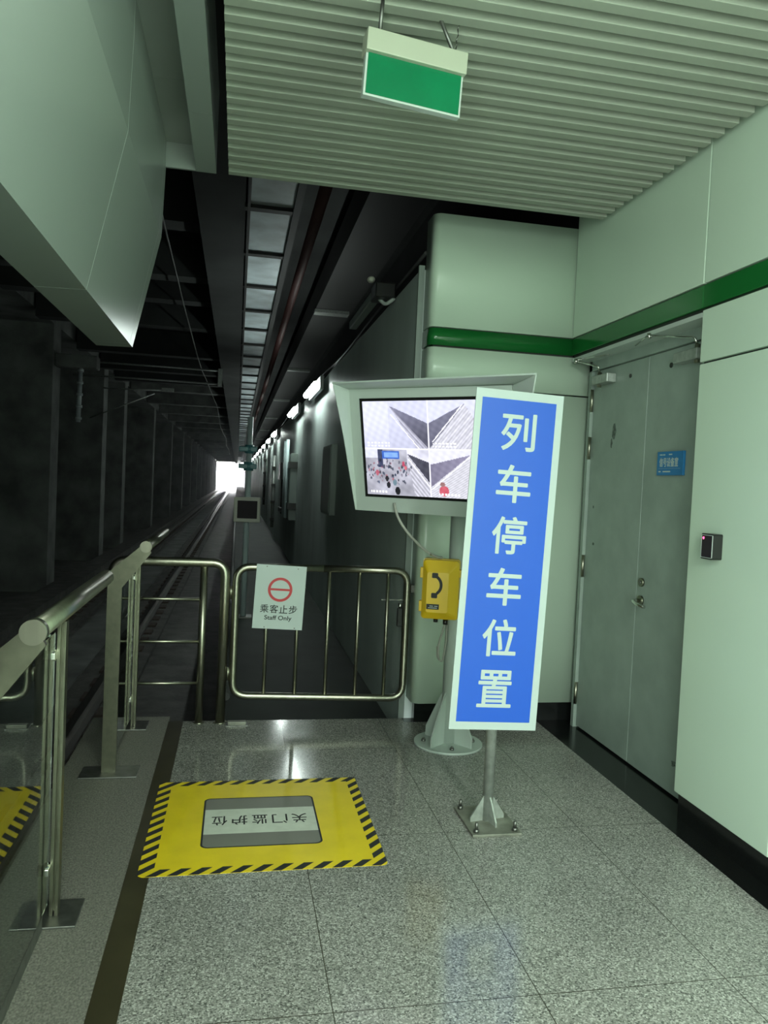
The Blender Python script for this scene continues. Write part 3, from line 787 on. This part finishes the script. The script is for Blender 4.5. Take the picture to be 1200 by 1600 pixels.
# ------------------------------------------------------------------ tunnel: pillars, rails, lamps and fittings
def pillar(y):
    b = MB(); b.box(-.68, .68, -.0, .7, -1.16, 4.62, M['concrete'], bev=.008)
    return b
pillars = []
ycol = [17.4, 23.7, 27.9] + [37.5 + 10.1*k for k in range(11)]
ordw = ['first', 'second', 'third', 'fourth', 'fifth', 'sixth', 'seventh', 'eighth', 'ninth', 'tenth', 'eleventh', 'twelfth', 'thirteenth', 'fourteenth']
proto = None
for i, y in enumerate(ycol):
    if proto is None: o = proto = pillar(y).build('concrete_pillar')
    else: o = proto.copy(); COL.objects.link(o)
    o.location = (-4.62, y, 0)
    tag(o, 'dark concrete pillar left of the track, %s counted from the platform' % ordw[i], 'pillar', 'concrete pillars along the track')
for x, lb in ((-1.45, 'steel running rail nearer the platform walkway'), (-2.89, 'steel running rail nearer the pillars')):
    b = MB(); b.prism([(-.075, 0), (.075, 0), (.07, .015), (.012, .03), (.012, .125), (.036, .135), (.036, .165), (-.036, .165), (-.036, .135), (-.012, .125), (-.012, .03), (-.07, .015)], 'y', Y0, 240, M['rail_steel'])
    tag(b.build('running_rail', loc=(x, 0, -1.062)), lb, 'rail')

# pale tray under the roof with hangers
tr = thing('cable_tray', 'long pale ladder-like tray under the tunnel roof', 'cable tray', (0, 0, 0))
Z = 4.2
MB().box(.03, .45, 4.3, YE-2, Z+.02, Z+.05, M['tray']).build('tray_plate', parent=tr)
b = MB(); b.box(.0, .03, 4.3, YE-2, Z-.03, Z+.06, M['black_matte']); b.box(.45, .52, 4.3, YE-2, Z-.03, Z+.30, M['black_matte']); b.build('side_rail', parent=tr)
rung = None; y = 6.2; k = 0
while y < 100:
    o = MB().box(-.02, .50, y, y+.11, Z-.02, Z+.015, M['black_matte']).build('rung', parent=tr) if rung is None else rung.copy()
    if rung is None: rung = o; y_first = y
    else: COL.objects.link(o); o.location.y = y-y_first
    y += 1.58; k += 1
tag(MB().tube([(.70, 4.3, 4.2), (.70, YE-2, 4.2)], .06, M['red_pipe'], 12).build('fire_pipe'), 'dark red pipe under the tunnel roof right of the pale tray', 'pipe')
tag(MB().box(1.15, 1.75, 4.9, YE-2, 4.3, 4.7, M['black_matte']).build('ventilation_duct'), 'dark duct under the tunnel roof above the wall lamps', 'duct')
pr = None
for i, y in enumerate((12.6, 19.4, 27, 35, 44, 54, 66)):  # pale plates stand in for beam undersides lit by the wall lamps
    if pr is None: o = pr = MB().box(-.28, .28, -.12, .12, 0, .05, M['galv']).build('lit_soffit_plate')
    else: o = pr.copy(); COL.objects.link(o)
    o.location = (1.42, y, 4.25)
    tag(o, 'pale plate standing for a lamp-lit beam underside, %s counted from the platform' % ordw[i], 'beam underside', 'pale plates for lamp-lit beam undersides')

# wall lamps
lampy = [10.6, 14.2, 21.5, 25.5, 30, 34.5, 39, 44, 50, 56, 63, 71, 80]
pl0 = None
for i, y in enumerate(lampy):
    if pl0 is None:
        pl0 = thing('tunnel_lamp', '', 'lamp')
        MB().box(-.0, .05, -.78, .78, -.09, .09, M['lamp_house'], bev=.01).build('housing', parent=pl0)
        MB().tube([(-.05, -.7, -.02), (-.05, .7, -.02)], .04, M['lamp'], 12).build('tube', parent=pl0)
        MB().box(.04, .099, -.03, .03, -.05, .08, M['lamp_house']).build('bracket', parent=pl0)
        o = pl0
    else: o = copy_tree(pl0)
    o.location = (1.0, y, 2.775)
    tag(o, 'lit lamp on the tunnel wall, %s counted from the monitor' % ordw[i], 'lamp', 'lamps along the tunnel wall')
dl = thing('tunnel_lamp', 'unlit lamp tube and dark bracket at the wall top beside the end wall', 'lamp', (1.0, 5.75, 2.93))
MB().box(-.05, .02, .0, 1.2, -.03, .04, M['grey_dark'], bev=.01).build('housing', parent=dl)
b = MB(); b.box(-.06, .09, -.22, .0, -.06, .05, M['black'], bev=.01); b.tube(rounded([(-.02, -.1, -.04), (.03, -.14, -.10), (.085, -.2, -.06)], .03), .014, M['grey_paint'], 8); b.ball((-.07, -.05, .10), .03, M['beige'], (1, 1.4, .8)); b.build('bracket', parent=dl)
b = MB()
for k, (dx, dz) in enumerate(((0, 0), (.045, .02), (-.03, .035))):
    pts = []; y = 4.8
    while y < 120:
        pts.append((1.15+dx+.012*math.sin(y*1.3+k), y, 2.93+dz+.03*math.sin(y*.9+k*2))); y += .5 if y < 20 else 3
    b.tube(pts, .011, M['dark_cable'], 6)
tag(b.build('cable_bundle'), 'dark cables running along the top of the tunnel wall', 'cable', kind='stuff')

def wall_box(name, lb, y0, y1, z0, z1, d_, m, cat='box'):
    o = thing(name, lb, cat, (1.10, (y0+y1)/2, (z0+z1)/2)); hy, hz = (y1-y0)/2, (z1-z0)/2
    MB().box(-d_, .002, -hy, hy, -hz, hz, m, bev=.008).build('case', parent=o)
    MB().box(-d_-.008, -d_+.002, -hy+.03, hy-.03, -hz+.03, hz-.03, m, bev=.004).build('door', parent=o)
    return o
o = wall_box('wall_cabinet', 'slim dark box on the tunnel wall nearest the monitor hood', 8.55, 9.4, 1.12, 1.93, .07, M['grey_dark'], 'cabinet')
b = MB(); b.tube([(-.03, .50, -.35), (-.03, .50, .05)], .012, M['galv'], 8); b.tube([(-.03, .62, -.35), (-.03, .62, .05)], .012, M['galv'], 8); b.build('conduit', parent=o)
o = wall_box('wall_cabinet', 'tall grey cabinet with pale conduits and dark straps midway along the tunnel wall', 14.3, 16.2, .75, 2.0, .13, M['grey_dark'], 'cabinet')
b = MB(); b.box(-.16, 0, -1.0, .95, .35, .47, M['black']); b.box(-.16, 0, -1.0, .95, -.42, -.3, M['black']); b.build('strap', parent=o)
for yy in (-.55, .1): MB().tube([(-.17, yy, -.6), (-.17, yy, .9)], .035, M['pole_blue'], 10).build('conduit', parent=o)
o = wall_box('wall_cabinet', 'small dark junction box beyond the tall grey cabinet', 17.8, 18.6, 1.5, 1.9, .12, M['black'], 'cabinet')
b = MB(); b.tube([(-.05, 0, -.2), (-.05, 0, -1.0)], .02, M['dark_cable'], 8); b.box(-.1, 0, -.5, .4, -.95, -.85, M['black']); b.build('conduit', parent=o)
for y, z0, z1, lb in ((22.5, .1, 2.2, 'pale vertical conduit on the tunnel wall, nearer one'), (30, .5, 2.3, 'dark vertical conduit on the tunnel wall, farther one')):
    m_ = M['galv'] if y < 25 else M['dark_cable']
    t = thing('wall_conduit', lb, 'conduit', (1.05, y, z0))
    MB().tube([(0, 0, 0), (0, 0, z1-z0)], .045, m_, 10).build('pipe', parent=t)
    b = MB()
    for k in range(4): b.box(-.06, .05, -.09, .09, .2+k*.5, .28+k*.5, M['black'])
    b.build('clip', parent=t)

# pole with clamps and the small dark screen
sp = thing('signal_post', 'pale post with teal clamps and small square dark screen, standing on the walkway', 'signal post', (.13, 9.1, -.14))
MB().tube([(0, 0, 0), (0, 0, 2.36)], .034, M['pole_blue'], 14).build('post', parent=sp)
MB().box(-.1, .1, -.1, .1, -.001, .015, M['dull_steel']).build('base_plate', parent=sp)
for z in (1.78, 1.98):
    b = MB(); b.tube([(0, 0, z-.05), (0, 0, z+.05)], .055, M['teal'], 14); b.box(-.12, .09, -.05, .05, z-.03, z+.03, M['teal'], bev=.01); b.build('clamp', parent=sp)
MB().box(-.155, .15, -.16, -.03, 1.13, 1.42, M['beige'], bev=.012).build('screen_case', parent=sp)
MB().box(-.113, .113, -.168, -.155, 1.175, 1.38, M['screen_off'], bev=.003).build('screen', parent=sp)
tag(MB().tube([(-.02, 5.2, .02), (-.02, 31, .02)], .03, M['dark_cable'], 10).build('edge_pipe'), 'dark pipe along the track edge of the walkway', 'pipe')

# overhead line fittings
ln = MB(); pts = []
for k in range(60):
    y = -2 + k*2.5; pts.append((-.95 + .06*math.sin(y*.25), y, 4.3-.05*math.sin(y*.4)**2))
tag(ln.tube(pts, .012, M['dark_cable'], 6).build('overhead_wire'), 'thin overhead wire sagging under the tunnel roof', 'wire')
ob = thing('overhead_bracket', 'pale horizontal frame with end box under the tunnel roof', 'bracket', (0, 19.4, 4.12))
for z in (.0, -.33): MB().tube([(-3.94, 0, z), (-.51, 0, z)], .022, M['galv'], 8).build('bar', parent=ob)
MB().box(-.56, -.45, -.05, .05, -.39, .05, M['galv'], bev=.01).build('end_box', parent=ob)
oc = thing('overhead_cantilever', 'thin registration arm with diagonal strut on a left pillar', 'bracket', (0, 23.66, 3.95))
MB().tube([(-3.95, 0, 0), (-2.1, 0, .05)], .022, M['galv'], 8).build('arm', parent=oc)
MB().tube([(-4.3, -.0, -.9), (-2.5, 0, -.06)], .018, M['galv'], 8).build('strut', parent=oc)
MB().box(-2.3, -1.95, -.05, .05, .02, .12, M['galv']).build('clamp', parent=oc)
iz = thing('insulator_string', 'pale hanging insulator on a dark bracket before the second pillar', 'insulator', (-3.42, 17.6, 3.72))
b = MB(); b.tube([(0, 0, 0), (-.02, 0, -1.17)], .05, M['insulator'], 12)
for k in range(5): b.tube([(-.003*k, 0, -.02-.26*k), (-.003*k, 0, -.08-.26*k)], .068, M['insulator'], 12)
b.build('rod', parent=iz)
MB().box(-.515, .35, -.1, .3, .0, .28, M['concrete'], bev=.03).build('bracket', parent=iz)

# thin haze in the far tunnel, lit by the daylight at its mouth
m = bpy.data.materials.new('tunnel_haze'); m.use_nodes = True
nt = m.node_tree; nt.nodes.clear()
out = nt.nodes.new('ShaderNodeOutputMaterial'); vol = nt.nodes.new('ShaderNodeVolumeScatter')
vol.inputs['Color'].default_value = (.9, .96, 1, 1); vol.inputs['Density'].default_value = .006; vol.inputs['Anisotropy'].default_value = .55
nt.links.new(vol.outputs[0], out.inputs['Volume'])
tag(MB().box(-3.9, .85, 32, YE-.5, -.85, 4.1, m).build('tunnel_haze'), 'thin pale haze glowing around the bright tunnel mouth', 'haze', kind='stuff')
